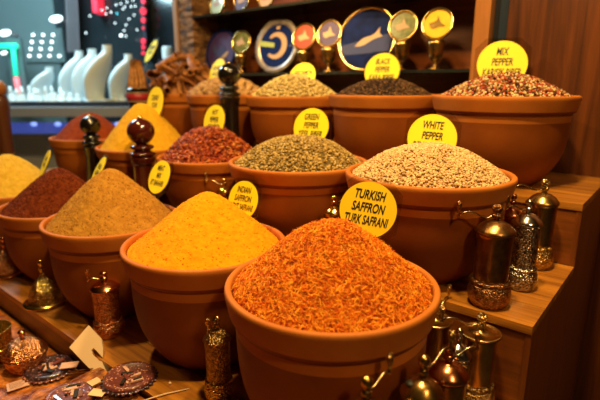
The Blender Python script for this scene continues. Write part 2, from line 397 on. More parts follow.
# countable pods, roots and bark
def darts(h, want, gap, edge=.93, tries=30000):
    out = []
    for _ in range(tries):
        r = math.sqrt(random.random())*h.R*edge; a = random.random()*6.283; x, y = r*math.cos(a), r*math.sin(a)
        if all((x-p[0])**2+(y-p[1])**2 > gap*gap for p in out):
            out.append((x, y))
            if len(out) >= want: break
    return out
def lay(h, x, y, lift, tilt=.25, spin=None):
    n = (h.nrm(x, y)+Vector(rng.normal(0, tilt, 3))).normalized(); a = n.orthogonal().normalized(); b = n.cross(a)
    q = rng.uniform(0, 6.283) if spin is None else spin
    X = a*math.cos(q)+b*math.sin(q); Y = n.cross(X)
    m = Matrix((X, Y, n)).transposed().to_4x4(); m.translation = h.c+Vector((x, y, h.z(x, y)))+n*lift
    return m
h = heap('cardamom', .078, e=1.4, soft=.2, lump=.004)
mcd = mat('cardamom_husk', (.50,.36,.12), .7, var=(.66,.50,.20), vscale=120, bump=.4, bscale=300, bdist=.001)
heap_obj('cardamom_pods_underneath', h, [h.mesh('b', mcd, 30, 90, .004, 60, .006)], [mat('cardamom_mass', (.36,.25,.08), .9)], 'packed mass of cardamom pods under the loose top pods')
def pod_v(kk):
    v, f = ico(2); v = v*np.array((1,.46,.46)); return [(x, y*(1+.12*math.cos(3*math.atan2(z, y)+kk)), z*(1+.12*math.cos(3*math.atan2(z, y)+kk))) for x, y, z in v], [tuple(q) for q in f.tolist()]
pods = [mk('cardamom_pod', [tuple(.0105*a for a in q) for q in pod_v(i)[0]], pod_v(i)[1], mcd) for i in range(3)]
first = list(pods)
for i, (x, y) in enumerate(darts(h, 290, .0135)):
    o = first.pop() if first else pods[i % 3].copy()
    if o.name not in COL.objects: COL.objects.link(o)
    o.matrix_world = lay(h, x, y, .002, .3)
    tag(o, 'pale tan cardamom pod lying on the cardamom bowl\'s heap', 'cardamom pod', 'cardamom pods heaped on the top step')
h = heap('nut', .062, e=1.5, soft=.2, lump=.003)
mn = mat('root_skin', (.22,.10,.03), .8, var=(.56,.34,.13), vscale=45, bump=.6, bscale=90, bdist=.003)
heap_obj('roots_underneath', h, [h.mesh('b', mn, 30, 90, .006, 40, .012)], [mat('root_mass', (.2,.10,.04), .9)], 'packed mass of tan roots under the loose top roots')
roots = []
for i in range(5):
    v, f = ico(3); vv = []
    for x, y, z in v:
        d = 1+.28*noise.noise((x*1.8+i*7, y*1.8, z*1.8))+.08*noise.noise((x*5, y*5+i, z*5))
        vv.append((x*.0195*d, y*.0135*d, z*.012*d))
    roots.append(mk('dried_root', vv, [tuple(q) for q in f.tolist()], mn))
first = list(roots)
for i, (x, y) in enumerate(darts(h, 130, .022, .95)):
    o = first.pop() if first else roots[i % 5].copy()
    if o.name not in COL.objects: COL.objects.link(o)
    o.matrix_world = lay(h, x, y, .009, .5)
    tag(o, 'knobbly tan dried root piled in the bowl behind the tall black grinder', 'root', 'dried roots piled on the top step')
# curled bark: rolled strips
mk_b = mat('cinnamon_bark', (.10,.024,.005), .6, var=(.52,.20,.04), vscale=30, bump=.7, bscale=60, bdist=.003, stretch=(1,1,1))
def bark_vf(L, r, turns, th, seed, n=16, k=10):
    g = random.Random(seed); v = []; f = []
    bend = g.uniform(-.12, .12)*L; a0 = g.uniform(0, 6)
    for side in (0, 1):
        for i in range(k+1):
            u = i/k; z = 0
            for j in range(n+1):
                q = j/n*turns*2*math.pi+a0; rr = r*(.55+.45*j/n)*(1+.12*noise.noise((u*4+seed, j*.3, 0)))-(th if side else 0)
                v.append((L*(u-.5)+.06*L*noise.noise((j*.25, seed*1.7, u)), rr*math.cos(q)+bend*(u*(1-u)*4), rr*math.sin(q)))
    S = (k+1)*(n+1)
    for i in range(k):
        for j in range(n):
            a = i*(n+1)+j; f.append((a, a+1, a+n+2, a+n+1)); f.append((S+a, S+a+n+1, S+a+n+2, S+a+1))
    for i in range(k):
        for j in (0, n):
            a = i*(n+1)+j; f.append((a, a+n+1, S+a+n+1, S+a))
    for j in range(n):
        for i in (0, k):
            a = i*(n+1)+j; f.append((a, S+a, S+a+1, a+1))
    return v, f
h = heap('bark', .13, e=1.4, soft=.2, lump=.003)
heap_obj('bark_chips', h, [h.mesh('b', mk_b, 24, 80, .010, 30, .014)], [mk_b], 'small bark fragments under the curled bark pieces')
barks = [mk('bark_curl', *bark_vf(random.uniform(.09,.14), random.uniform(.016,.026), random.uniform(.6,1.0), .003, i+3), mk_b) for i in range(6)]
first = list(barks)
spots = darts(h, 40, .036, .92)
for i, (x, y) in enumerate(spots):
    for lv in range(2 if math.hypot(x, y) < .11 else 1):
        o = first.pop() if first else barks[(i+lv) % 6].copy()
        if o.name not in COL.objects: COL.objects.link(o)
        o.matrix_world = lay(h, x, y, .014+lv*.034, .45)
        tag(o, 'curled brown piece of bark piled in the top step\'s left bowl', 'bark', 'curled bark pieces in the bark bowl')
# ------------------------------------------------------------------ round yellow signs
def rotm(yaw, lean, roll=0): return Matrix.Rotation(yaw, 3, 'Z') @ Matrix.Rotation(-lean, 3, 'X') @ Matrix.Rotation(roll, 3, 'Y')
def sign(c, r, lines, label, yaw=-39.5, lean=16, roll=0, stick=.13, fs=.30, widths=None, dy=0.):
    yaw, lean, roll = map(math.radians, (yaw, lean, roll)); R = rotm(yaw, lean, roll); h = stick
    root = empty('price_sign', Vector(c)-R @ Vector((0,0,h)), 0, label, 'sign', 'round yellow spice signs')
    root.rotation_mode = 'QUATERNION'; root.rotation_quaternion = R.to_quaternion()
    n = 64; v0, _ = disc(r, -.0008, n, cz=h); v1, _ = disc(r, .0008, n, cz=h)
    f = [tuple(range(n)), tuple(range(2*n-1, n-1, -1))]+[(i, (i+1) % n, (i+1) % n+n, i+n) for i in range(n)]
    mk('card', v0+v1, f, M['yellow'], root, smooth=False)
    a = r*1.12; c_ = r*.45; poly = [(-a, h-a+c_), (-a+c_, h-a), (a-c_, h-a), (a, h-a+c_), (a, h+a-c_), (a-c_, h+a), (-a+c_, h+a), (-a, h+a-c_)]
    mk('clear_backing', *prism(poly, .0012, .0032), M['clear'], root, smooth=False)
    mk('stick', *boxvf(-.004, .004, .0034, .0056, -.02, h-r*.5), M['stick'], root, smooth=False)
    if lines:
        n = len(lines); ls = r*.45
        for i, tx in enumerate(lines):
            cu = bpy.data.curves.new('lettering', 'FONT'); cu.body = tx; cu.align_x = 'CENTER'; cu.align_y = 'CENTER'
            cu.size = r*.45; cu_h = r*.15; cu.shear = .2; cu.offset = r*.012
            ob = bpy.data.objects.new('lettering', cu); COL.objects.link(ob); ob.parent = root; cu.materials.append(M['ink'])
            z = h+(((n-1)/2-i)*ls)+dy*r+.07*r
            w = 2*math.sqrt(max(.01, r*r-(abs(z-h)+r*.12)**2))*.67
            est = len(tx)*cu.size*.62; sx = min(.64, w/est)
            ob.scale = (1, 1, 1)
            dg = bpy.context.evaluated_depsgraph_get(); me = bpy.data.meshes.new_from_object(ob.evaluated_get(dg))
            bpy.data.objects.remove(ob); ob = bpy.data.objects.new('lettering', me); COL.objects.link(ob); ob.parent = root
            xs = [q.co.x for q in me.vertices]; half = math.sqrt(max(.01*r*r, (r*.93)**2-(abs(z-h)+cu_h)**2)); sx = min(.60, 2*half/(max(xs)-min(xs)))
            ob.scale = (sx, 1, 1); ob.rotation_euler = (math.pi/2, 0, 0); ob.location = (-sx*(max(xs)+min(xs))/2, -.0013, z)
    return root
sign(at(368,210,.935), .0565, ['TURKISH','SAFFRON','TURK SAFRANI'], 'round yellow sign reading TURKISH SAFFRON, TURK SAFRANI behind the orange threads', yaw=-8, lean=12, stick=.115, roll=8)
sign(at(243,200,1.20), .0490, ['INDIAN','SAFFRON','HINT SAFRANI'], 'round yellow sign reading INDIAN SAFFRON behind the bright yellow powder', yaw=-36, stick=.12)
sign(at(432,138,1.22), .0620, ['WHITE','PEPPER','BEYAZ BIBER'], 'round yellow sign reading WHITE PEPPER', yaw=-14, roll=4, stick=.12)
sign(at(311,127,1.46), .0590, ['GREEN','PEPPER','YESIL BIBER'], 'round yellow sign reading GREEN PEPPER', yaw=-26, stick=.12)
sign(at(502,64,1.48), .0740, ['MIX','PEPPER','KARISIK BIBER'], 'round yellow sign reading MIX PEPPER, largest on the top step', yaw=-18, stick=.14)
sign(at(382,71,1.78), .0680, ['BLACK','PEPPER','KARA BIBER'], 'round yellow sign reading BLACK PEPPER', yaw=-28, stick=.12)
sign(at(302,77,2.02), .0640, ['CARDAMON','KAKULE'], 'round yellow sign in the pale cardamom pods', yaw=-30, stick=.12, lean=22)
sign(at(217,72,2.22), .0640, ['GALANGAL','HAVLICAN'], 'narrow yellow sign in the bowl of tan roots, left of the black grinder ball', yaw=-50, lean=20, stick=.12)
sign(at(151,51,2.46), .0640, ['CINNAMON','TARCIN'], 'tilted yellow sign above the curled bark', yaw=-56, lean=28, stick=.15)
sign(at(155,103,1.86), .0640, ['CURRY','KORI'], 'upright yellow sign standing in the ochre yellow powder', yaw=-46, lean=12, stick=.13)
sign(at(214,121,1.66), .0570, ['HOT','PEPPER','ACI BIBER'], 'yellow sign standing in the red chilli flakes', yaw=-42, lean=14, stick=.13)
sign(at(159,177,1.38), .0500, ['MEAT','MIX','ET BAHARI'], 'yellow sign behind the tan brown powder, left of the bright yellow heap', yaw=-42, lean=24, stick=.13)
sign(at(98,171,1.50), .0500, ['MASALA','KARISIM'], 'narrow yellow sign seen edge-on behind the tan brown powder peak', yaw=-60, lean=30, stick=.13)
sign(at(45,163,1.68), .0480, ['SUMAC','SUMAK'], 'small yellow sign behind the dark maroon powder', yaw=-56, lean=24, stick=.13)

# ------------------------------------------------------------------ brass mills
BASE = [(0,0),(.80,0),(.84,.012),(.90,.04),(.99,.09),(1.0,.14),(.97,.19),(.90,.225),(.86,.235),(.90,.245),(.92,.258),(.88,.27),(.80,.275),(0,.276)]
BODY = [(0,.277),(.78,.277),(.79,.30),(.80,.45),(.81,.60),(.84,.74),(.86,.765),(.84,.78),(0,.781)]
CAP = [(0,.782),(.90,.782),(.93,.79),(.92,.805),(.84,.825),(.66,.865),(.42,.895),(.22,.905),(.17,.915),(0,.916)]
FLAT = [(0,.782),(.98,.782),(1.03,.79),(1.03,.80),(.98,.806),(.86,.806),(.84,.80),(.5,.812),(.2,.82),(.18,.835),(0,.836)]
FIN = [(0,0),(.16,0),(.13,.02),(.22,.03),(.25,.05),(.18,.066),(.12,.075),(.21,.09),(.26,.115),(.24,.14),(.14,.158),(0,.163)]
def mill(s, t, zb, hgt, r, ma, mb, label, az=None, arm=.06, rise=0., kn=True, cap='dome', mc=None, lean=0., bodyscale=1.):
    root = empty('brass_mill', P(s, t, zb+.0005), 0, label, 'pepper mill', 'metal hand mills on the steps')
    def L_(pr, nm, m, par=root, z0=0., n=40):
        return mk(nm, *lathe([(max(a*r, .00005), z0+b*hgt) for a, b in pr], n), m, par)
    L_(BASE, 'base', mb); L_(BODY, 'body', ma)
    cp = L_(FLAT if cap == 'flat' else CAP, 'cap', mc or ma)
    ztop = (.834 if cap == 'flat' else .914)*hgt
    if cap == 'open':                                   # dark filling hole in the dome
        ha = az+2.6 if az is not None else 2
        v, f = ico(2); c = Vector((math.cos(ha)*r*.52, math.sin(ha)*r*.52, .872*hgt))
        mk('filling_hole', [(c.x+x*r*.24, c.y+y*r*.24, c.z+z*r*.13) for x, y, z in v], [tuple(q) for q in f.tolist()], M['dark'], cp)
    L_(FIN, 'finial', mc or mb, root, ztop, 24)
    if az is not None:
        z = ztop+.062*hgt; d = Vector((math.cos(az), math.sin(az), 0)); up = Vector((0,0,1))
        pts = [d*(u*arm)+up*(z+rise*u+.10*arm*math.sin(u*math.pi*2)*(-1)) for u in [0,.12,.25,.4,.55,.7,.85,1.]]
        cr = mk('crank', *tube(pts, [.0026,.0024,.0021,.0019,.0018,.0018,.0019,.0023], 8), M['steel'], root)
        if kn:
            e = pts[-1]; K = [(0,-.003),(.003,-.003),(.0032,.001),(.0022,.004),(.0026,.010),(.0046,.016),(.0056,.021),(.005,.026),(.003,.029),(0,.030)]
            mk('knob', *move(lathe(K, 16), tuple(e)), mb if mb != M['silver_e'] else M['brass'], cr)
    return root
D = math.radians
mill(.527,1.064,Z1,.160,.0385,M['copper_e'],M['copper_e'],'engraved copper mill standing before the tan powder bowl', az=D(200), arm=.036, rise=-.004, mc=M['copper'])
mill(.538,.655,Z1,.168,.0300,M['brass_e'],M['gold_e'],'slim embossed brass mill tucked left of the front saffron bowl', az=D(250), arm=.03)
mill(.940,1.075,Z2,.150,.0300,M['brass'],M['brass_e'],'small brass mill whose crank shows above the bright yellow powder', az=D(178), arm=.055, rise=.004, mc=M['gold'])
mill(.937,.662,Z2,.158,.0310,M['brass'],M['brass_e'],'small brass mill peeking out left of the Turkish saffron sign', az=D(20), arm=.045, rise=.004, mc=M['gold'])
mill(.935,.268,Z2,.196,.0420,M['bronze'],M['bronze_e'],'big dark bronze mill with long crank in front of the white pepper bowl', az=D(178), arm=.075, rise=-.004)
mill(1.060,.240,Z2,.188,.0335,M['silver_e'],M['silver_e'],'ornate embossed silver mill between the bronze mill and rear brass mill', az=D(185), arm=.05, mc=M['silver'])
mill(1.218,.246,Z2,.205,.0390,M['brass'],M['gold_e'],'brass mill at the rear right against the upper riser', az=D(182), arm=.075)
mill(1.205,.355,Z2,.185,.0300,M['gold'],M['gold_e'],'brass mill half hidden behind the silver mill and white pepper bowl', mc=M['gold'])
mill(1.140,.293,Z2,.178,.0280,M['copper'],M['copper_e'],'copper mill partly hidden behind the ornate silver mill', mc=M['copper'])
mill(.846,.250,Z1,.200,.0380,M['brass'],M['brass_e'],'tall brass mill with flat ringed lid against the lower riser', az=D(178), arm=.075, rise=.003, cap='flat')
mill(.845,.340,Z1,.195,.0350,M['brass'],M['brass_e'],'brass mill behind the crank of the tall one, beside the saffron bowl rim', az=D(50), arm=.06, rise=.008, cap='flat')
mill(.765,.262,Z1,.185,.0265,M['silver_e'],M['silver_e'],'slender silver topped mill in the lower right cluster', mc=M['silver'])
mill(.690,.250,Z1,.190,.0370,M['bronze'],M['bronze_e'],'dark mill with a shiny copper dome in the lower right cluster', az=D(12), arm=.05, rise=.006, mc=M['copper'])
mill(.578,.245,Z1,.225,.0340,M['brass'],M['brass_e'],'pale brass domed mill with open filling hole at the bottom edge of the photo', az=D(38), arm=.065, rise=.010, cap='open', mc=M['brass'])
mill(.489,.286,Z1,.220,.0330,M['brass'],M['brass_e'],'mill directly in front of the saffron bowl, only its crank and top showing', az=D(40), arm=.048, rise=.008, cap='open', mc=M['brass'])

# ------------------------------------------------------------------ wooden grinders
def grinder(s, t, zb, hgt, m, label, r=.040):
    root = empty('wooden_grinder', P(s, t, zb+.0005), 0, label, 'pepper grinder', 'turned wooden grinders between the bowls')
    br = r*.98
    body = smoothp([(0,0),(r*1.05,0),(r*1.05,.012),(r*.95,.03),(r*.78,.09),(r*.74,.16),(r*.82,hgt-.135),(r*.9,hgt-.115),(r*.86,hgt-.108),(0,hgt-.107)], 2)
    neck = smoothp([(0,hgt-.106),(r*.78,hgt-.106),(r*.95,hgt-.100),(r*.95,hgt-.094),(r*.62,hgt-.088),(r*.62,hgt-.084),(r*.86,hgt-.078),(r*.80,hgt-.070),(r*.5,hgt-.064),(0,hgt-.063)], 2)
    z0 = hgt-.068+br; ball = [(max(.0001, br*math.sin(math.pi*k/20)), z0-br*.97*math.cos(math.pi*k/20)) for k in range(21)]
    for nm, pr in (('body', body), ('collar', neck), ('head', ball)): mk(nm, *lathe([(max(a, .0001), b) for a, b in pr], 40), m, root)
    mk('nut', *lathe([(.0001,z0+br*.93),(.008,z0+br*.93),(.008,z0+br+.002),(.005,z0+br+.005),(.0001,z0+br+.006)], 20), M['gold'], root)
grinder(.928,1.85,Z2,.308,M['lacquer_b'],'shiny black wooden grinder in front of the orange red powder')
grinder(.918,1.475,Z2,.300,M['lacquer_r'],'oxblood red wooden grinder in front of the ochre powder', .048)
grinder(1.312,1.447,Z3,.338,M['lacquer_b'],'tall shiny black wooden grinder on the top step beside the chilli flakes', .046)

# ------------------------------------------------------------------ little copper and brass ware, lower left
def bell(s, t, zb, r, hh, m, me, label):
    root = empty('domed_lid', P(s, t, zb+.0005), 0, label, 'lidded dish')
    mk('brim', *lathe([(r*.6,0),(r,.002),(r*1.04,.006),(r,.009),(r*.78,.013),(r*.74,.012)], 48), m, root)
    mk('dome', *lathe(smoothp([(r*.76,.010),(r*.74,hh*.25),(r*.60,hh*.5),(r*.36,hh*.72),(r*.16,hh*.86),(r*.10,hh*.93),(.0003,hh*.95)], 3), 48), me, root)
    q = r*.13; mk('finial', *move(lathe([(.0001,0),(q*.7,0),(q*.5,hh*.08),(q*1.05,hh*.14),(q*.5,hh*.2),(q*.5,hh*.26),(q,hh*.33),(q*.7,hh*.40),(.0001,hh*.42)], 20), (0,0,hh*.93)), m, root)
bell(.500,1.372,Z1,.058,.098,M['gold'],M['gold_e'],'shiny brass bell shaped dome with wide brim on the lowest step edge')
bell(.515,1.700,Z1,.060,.095,M['copper'],M['copper_e'],'copper dome cut by the left edge of the photo')
# cloth-covered lower shelf
M['cloth'] = mat('copper_brocade', (.13,.020,.004), .34, var=(.66,.22,.035), vscale=42, bump=1., bscale=60, bdist=.008, coat=.3)
def cloth():
    nx, ny = 120, 40; v = []; f = []
    for i in range(nx+1):
        for j in range(ny+1):
            t = .20+i/nx*2.0; s = .03+j/ny*.417
            ss = lambda u: max(0, min(1, u))**2*(3-2*max(0, min(1, u)))
            up = .066*ss((1.07-t)/.12)*ss((s-.22)/.18)
            v.append((-t, s, EYE-.6985+up+.0030*(noise.noise((t*9, s*9, 0))+.6*noise.noise((t*25, s*25, 2)))+.0012))
    for i in range(nx):
        for j in range(ny):
            a = i*(ny+1)+j; f.append((a, a+1, a+ny+2, a+ny+1))
    o = mk('table_cloth', v, f, M['cloth']); o.rotation_euler = (0,0,YAW); return o
tag(cloth(), 'shiny copper orange cloth covering the low shelf at lower left', 'cloth')
ZC = -.694
root = empty('sugar_bowl', P(.374,1.205,ZC), 0, 'engraved copper lidded bowl on the copper cloth', 'lidded bowl'); root.scale = (.88,.88,.88)
mk('bowl', *lathe(smoothp([(.0003,0),(.040,0),(.046,.004),(.052,.02),(.056,.038),(.055,.044),(.0003,.0445)], 3), 48), M['copper_e'], root)
mk('lid', *lathe(smoothp([(.0575,.045),(.059,.048),(.056,.052),(.050,.064),(.036,.078),(.018,.086),(.0003,.088)], 3), 48), M['copper_e'], root)
mk('finial', *move(lathe([(.0001,0),(.007,0),(.004,.006),(.008,.012),(.007,.017),(.011,.020),(.010,.024),(.0001,.025)], 20), (0,0,.087)), M['copper'], root)
root = empty('brass_cup', P(.335,1.305,ZC), 0, 'bright golden cup at the left edge beside the copper lidded bowl', 'cup')
mk('body', *lathe(smoothp([(.0003,0),(.036,0),(.038,.004),(.043,.02),(.045,.05),(.046,.078),(.048,.084),(.045,.084),(.042,.05),(.038,.02),(.0003,.012)], 2), 40), M['gold_e'], root)
mk('band', *lathe([(.0462,.030),(.049,.032),(.049,.038),(.0462,.040)], 40), M['gold'], root)

# round lace packets with paper tags
def lace(name, c1, c2, c3):
    m = bpy.data.materials.new(name); m.use_nodes = True; nt = m.node_tree; N, L = nt.nodes, nt.links; b = N['Principled BSDF']
    tc = N.new('ShaderNodeTexCoord'); v = N.new('ShaderNodeTexVoronoi'); v.inputs['Scale'].default_value = 170; L.new(tc.outputs['Object'], v.inputs['Vector'])
    n = N.new('ShaderNodeTexNoise'); n.inputs['Scale'].default_value = 55; n.inputs['Detail'].default_value = 3; L.new(tc.outputs['Object'], n.inputs['Vector'])
    r = N.new('ShaderNodeValToRGB'); r.color_ramp.elements[0].position = .42; r.color_ramp.elements[1].position = .56
    r.color_ramp.elements[0].color = (*c1, 1); r.color_ramp.elements[1].color = (*c2, 1); L.new(n.outputs['Fac'], r.inputs['Fac'])
    mx = N.new('ShaderNodeMix'); mx.data_type = 'RGBA'; r2 = N.new('ShaderNodeValToRGB'); r2.color_ramp.elements[0].position = .25; r2.color_ramp.elements[1].position = .4
    L.new(v.outputs['Distance'], r2.inputs['Fac']); L.new(r2.outputs['Color'], mx.inputs['Factor'])
    L.new(r.outputs['Color'], mx.inputs[6]); mx.inputs[7].default_value = (*c3, 1); L.new(mx.outputs[2], b.inputs['Base Color'])
    b.inputs['Roughness'].default_value = .35; b.inputs['Coat Weight'].default_value = .6
    return m
M['laceA'] = lace('violet_lace', (.03,.012,.02), (.50,.26,.34), (.03,.015,.025))
M['laceB'] = lace('pink_lace', (.22,.06,.05), (.78,.36,.28), (.16,.04,.04))
M['paperP'] = mat('pink_paper', (.62,.36,.30), .8, var=(.7,.42,.35), vscale=80)
M['paperC'] = mat('cream_paper', (.80,.58,.36), .8)
M['print'] = mat('grey_print', (.22,.13,.12), .8)
def packet(c, r, m, label):
    root = empty('round_packet', c, random.uniform(0, 6), label, 'packet', 'round lacy packets on the copper cloth')
    rr = [(.0001,0),(r*.9,0),(r,.004),(r*1.0,.010),(r*.93,.014),(r*.8,.013),(r*.74,.0115),(.0001,.012)]
    mk('disc', *lathe(rr, 48), m, root)
    n = 28; v = []; f = []                                            # scalloped edging
    for k in range(n*4):
        a = 2*math.pi*k/(n*4); q = r*1.02+.006*abs(math.sin(a*n/2)); v += [(r*.98*math.cos(a), r*.98*math.sin(a), .006), (q*math.cos(a), q*math.sin(a), .005), (q*math.cos(a), q*math.sin(a), .0035)]
    for k in range(n*4):
        a, b = k*3, ((k+1) % (n*4))*3; f += [(a, b, b+1, a+1), (a+1, b+1, b+2, a+2)]
    mk('scalloped_edge', v, f, M['laceB'] if m is M['laceA'] else M['laceA'], root)
    for q in range(9):                                                   # scraps of ribbon stuck across the top
        a0 = random.uniform(0, 6.28); d0 = r*random.uniform(.1, .68); c_, s_ = math.cos(a0*2.3), math.sin(a0*2.3)
        L_, W_ = r*random.uniform(.16, .34), r*random.uniform(.05, .10); cx, cy = d0*math.cos(a0), d0*math.sin(a0)
        v, f = boxvf(-L_, L_, -W_, W_, .0118+q*.0002, .0150+q*.0002)
        mk('ribbon', [(cx+x*c_-y*s_, cy+x*s_+y*c_, z+.0015*math.sin(x*180)) for x, y, z in v], f, (M['paperP'], M['ink'], M['laceB'])[q % 3], root, smooth=False)
packet(P(.402,1.140,ZC+.001), .054, M['laceA'], 'violet and black lacy round packet beside the copper lidded bowl')
packet(P(.454,.850,Z1+.0005), .053, M['laceB'], 'pink lacy round packet right of the small cream square')
packet(P(.350,.905,ZC+.058), .048, M['laceB'], 'pink lacy packet cut by the bottom edge of the photo')
def card(c, w, d, ang, m, label, lines=0, tilt=0., z=.0016):
    root = empty('paper_tag', c, ang, label, 'tag'); root.rotation_euler = (tilt, 0, ang)
    mk('paper', *boxvf(-w/2, w/2, -d/2, d/2, 0, z, .0004), m, root, smooth=False)
    for k in range(lines):
        y = d*(.32-.64*k/max(1, lines-1)); mk('printed_line', *boxvf(-w*.38, w*(.36-.1*(k % 3)), y-.0007, y+.0007, z+.0001, z+.0003), M['print'], root, smooth=False)
card(P(.328,1.136,ZC+.002), .046, .034, D(36), M['paperP'], 'pink paper tag with fine print left of the violet packet', 6)
card(P(.430,1.090,ZC+.022), .040, .026, D(12), M['paperP'], 'plain pink paper tag beside the cream hooked holder', 0)
card(P(.4035,.905,ZC+.072), .024, .022, D(52), M['paperC'], 'small cream square tag left of the pink packet')
card(P(.388,.862,ZC+.074), .032, .022, D(-10), M['paperC'], 'cream tag at the very bottom edge of the photo')
# cream hooked holder
root = empty('hooked_holder', P(.457,1.058,ZC+.004), 0, 'cream plastic hooked holder leaning on the step edge', 'holder')
o = [(72,346),(88.5,330),(101,342),(103,350),(103,357),(97,351),(94,348.5),(92.5,350),(94,354),(100,359),(106,361),(114,372),(105,376),(88,361)]
hook = [((x-90)*.0024, (354-y)*.0029) for x, y in o]
v, f = prism(hook[::-1], -.006, .010); o = mk('hook', v, f, M['paperC'], root, smooth=False)
mk('clear_foot', *boxvf(-.044, .012, -.010, .020, -.034, -.029, .001), M['clear'], root, smooth=False)
root.rotation_euler = (D(-38), 0, D(12)); root.location = P(.441,1.000,-.615)
tag(mk('fallen_peppercorn', [tuple(.0032*a for a in q) for q in tv2], [tuple(q) for q in tf2.tolist()], M['paperC'], loc=P(.500,.770,Z1+.0032)), 'single pale peppercorn lying on the lowest wooden step', 'peppercorn')
o = tag(mk('thin_stick', *tube([(-.05,0,0),(0,.001,.002),(.05,0,0)], [.0012,.0018,.001], 8), M['paperC'], loc=P(.471,.746,Z1+.002), rot=(0,0,D(25))), 'thin cream stick lying on the lowest step by the bottom edge', 'stick')

# ------------------------------------------------------------------ plates in the bookcase
M['blue'] = mat('blue_enamel', (.002,.007,.055), .6, var=(.004,.015,.12), vscale=20, spec=.1)
M['blue2'] = mat('pale_blue_band', (.05,.06,.17), .6, spec=.15)
M['cream'] = mat('cream_enamel', (.42,.27,.16), .5)
M['rimgold'] = mat('plate_gold', (.75,.48,.16), .2, 1., bump=.3, bscale=140, bdist=.001)
M['rimdark'] = mat('plate_dark_rim', (.30,.24,.22), .3, .6, var=(.5,.42,.36), vscale=60)
M['redE'] = mat('red_enamel', (.34,.035,.012), .5)
M['purpE'] = mat('purple_enamel', (.05,.025,.12), .5)
M['greenE'] = mat('green_enamel', (.06,.08,.02), .25, var=(.2,.2,.05), vscale=60, coat=.5)
M['goldE'] = mat('yellow_enamel', (.80,.48,.03), .25, var=(.9,.6,.06), vscale=30, coat=.5)
M['paleG'] = mat('pale_green_enamel', (.35,.42,.12), .3, coat=.5)
def flat(poly, y, m, nm, par, th=.0008):
    return mk(nm, *prism(poly, y-th, y), m, par, smooth=False)
def plate_parts(root, r, face, rim, cz, rimw=.1):
    k = 56; prof = [(r*(1-rimw), .004), (r*(1-rimw*.5), -.003), (r, -.001), (r*1.01, .004), (r*.98, .010), (r*.6, .014), (.0001, .014)]
    v, f = lathe(prof, k); mk('rim', [(x, z, y+cz) for x, y, z in v], f, rim, root)
    v, f = lathe([(.0001, .0035), (r*(1-rimw), .0035)], k); mk('face', [(x, z, y+cz) for x, y, z in v], f, face, root)
def curve_poly(pts): return [tuple(p) for p in smoothp([p for p in pts]+[pts[0]], 3)][:-1]
def plate(s, t, z, r, face, rim, label, motif=None, lean=12, yaw=0, group='souvenir plates in the bookcase', rimw=.1, sx=1.):
    R = rotm(YAW+math.radians(yaw), math.radians(lean)); root = empty('souvenir_plate', P(s, t, z+.001), 0, label, 'plate', group)
    root.rotation_mode = 'QUATERNION'; root.rotation_quaternion = R.to_quaternion(); root.scale = (sx, 1, 1)
    plate_parts(root, r, face, rim, r*1.01, rimw)
    if motif: motif(root, r, r*1.01)
    mk('easel', *join(boxvf(-r*.4, -r*.33, -.012, .03, -.0005, .006), boxvf(r*.33, r*.4, -.012, .03, -.0005, .006), boxvf(-r*.4, r*.4, .022, .03, 0, .006), boxvf(-.004, .004, .018, .024, .004, r*1.2)), M['shelf'], root, smooth=False)
def m_fish(root, r, c):
    band = [(-r*.88, c-r*.20), (r*.86, c+r*.14), (r*.78, c-r*.42), (-r*.72, c-r*.50)]
    flat(band, .0030, M['blue2'], 'band', root)
    body = [(x*.85, c+(z-c)*.85) for x, z in curve_poly([(-r*.45, c-r*.28), (-r*.15, c-.0*r), (r*.2, c+.10*r), (r*.38, c+.22*r), (r*.50, c+.38*r), (r*.50, c+.16*r), (r*.62, c+.06*r), (r*.30, c-.04*r), (r*0, c-.20*r), (-r*.2, c-.27*r)])]
    flat(body, .0020, M['cream'], 'painted_motif', root)
def m_moon(root, r, c):
    a = [(r*.50*math.cos(q), c+r*.50*math.sin(q)) for q in [math.radians(x) for x in range(-140, 141, 14)]]
    b = [(-r*.08+r*.34*math.cos(q), c+r*.34*math.sin(q)) for q in [math.radians(x) for x in range(128, -129, -14)]]
    flat(a+b, .0025, M['cream'], 'painted_crescent', root)
    flat([(-r*.85, c+r*.22), (-r*.85, c+r*.02), (-.1*r, c-r*.06), (-.1*r, c+.1*r)], .0027, M['paleG'], 'painted_stripe', root)
    flat([(r*.6, c+r*.02), (r*.88, c+r*.04), (r*.88, c-.06*r), (r*.6, c-.06*r)], .0027, M['blue2'], 'painted_stripe', root)
    flat([(-r*.09, c+r*.72), (r*.09, c+r*.72), (r*.07, c+.6*r), (-r*.07, c+.6*r)], .0027, M['cream'], 'painted_dot', root)
def m_bird(root, r, c):
    flat(curve_poly([(-r*.5, c+r*.4), (-r*.2, c+r*.1), (r*.2, c+r*.25), (r*.35, c+.0*r), (r*.1, c-r*.2), (-r*.3, c-.1*r), (-.55*r, c+.1*r)]), .0025, M['blue2'], 'painted_wing', root)
    flat(curve_poly([(-r*.5, c-r*.55), (0, c-r*.30), (r*.45, c-.0*r), (r*.5, c-r*.12), (r*.1, c-r*.5), (-.3*r, c-.68*r)]), .0022, M['cream'], 'painted_motif', root)
def m_small(col):
    def g(root, r, c):
        flat(curve_poly([(-r*.55, c+r*.05), (-r*.1, c+r*.2), (0, c+r*.5), (r*.2, c+r*.1), (r*.5, c-r*.15), (r*.1, c-r*.2), (-r*.3, c-.3*r)]), .0025, col, 'painted_motif', root)
    return g
ZS = .052
plate(1.745,1.100,ZS,.134,M['blue'],M['rimgold'],'large round blue plate with a long cream figure and gold rim', m_fish, rimw=.09, yaw=6)
plate(1.745,1.610,ZS,.130,M['blue'],M['rimdark'],'blue plate with a cream crescent and grey patterned rim', m_moon, rimw=.2, yaw=4)
plate(1.745,2.015,ZS,.118,M['purpE'],M['blue'],'dim violet blue plate at the far left of the lower shelf', m_bird, rimw=.12)
ZU = .352
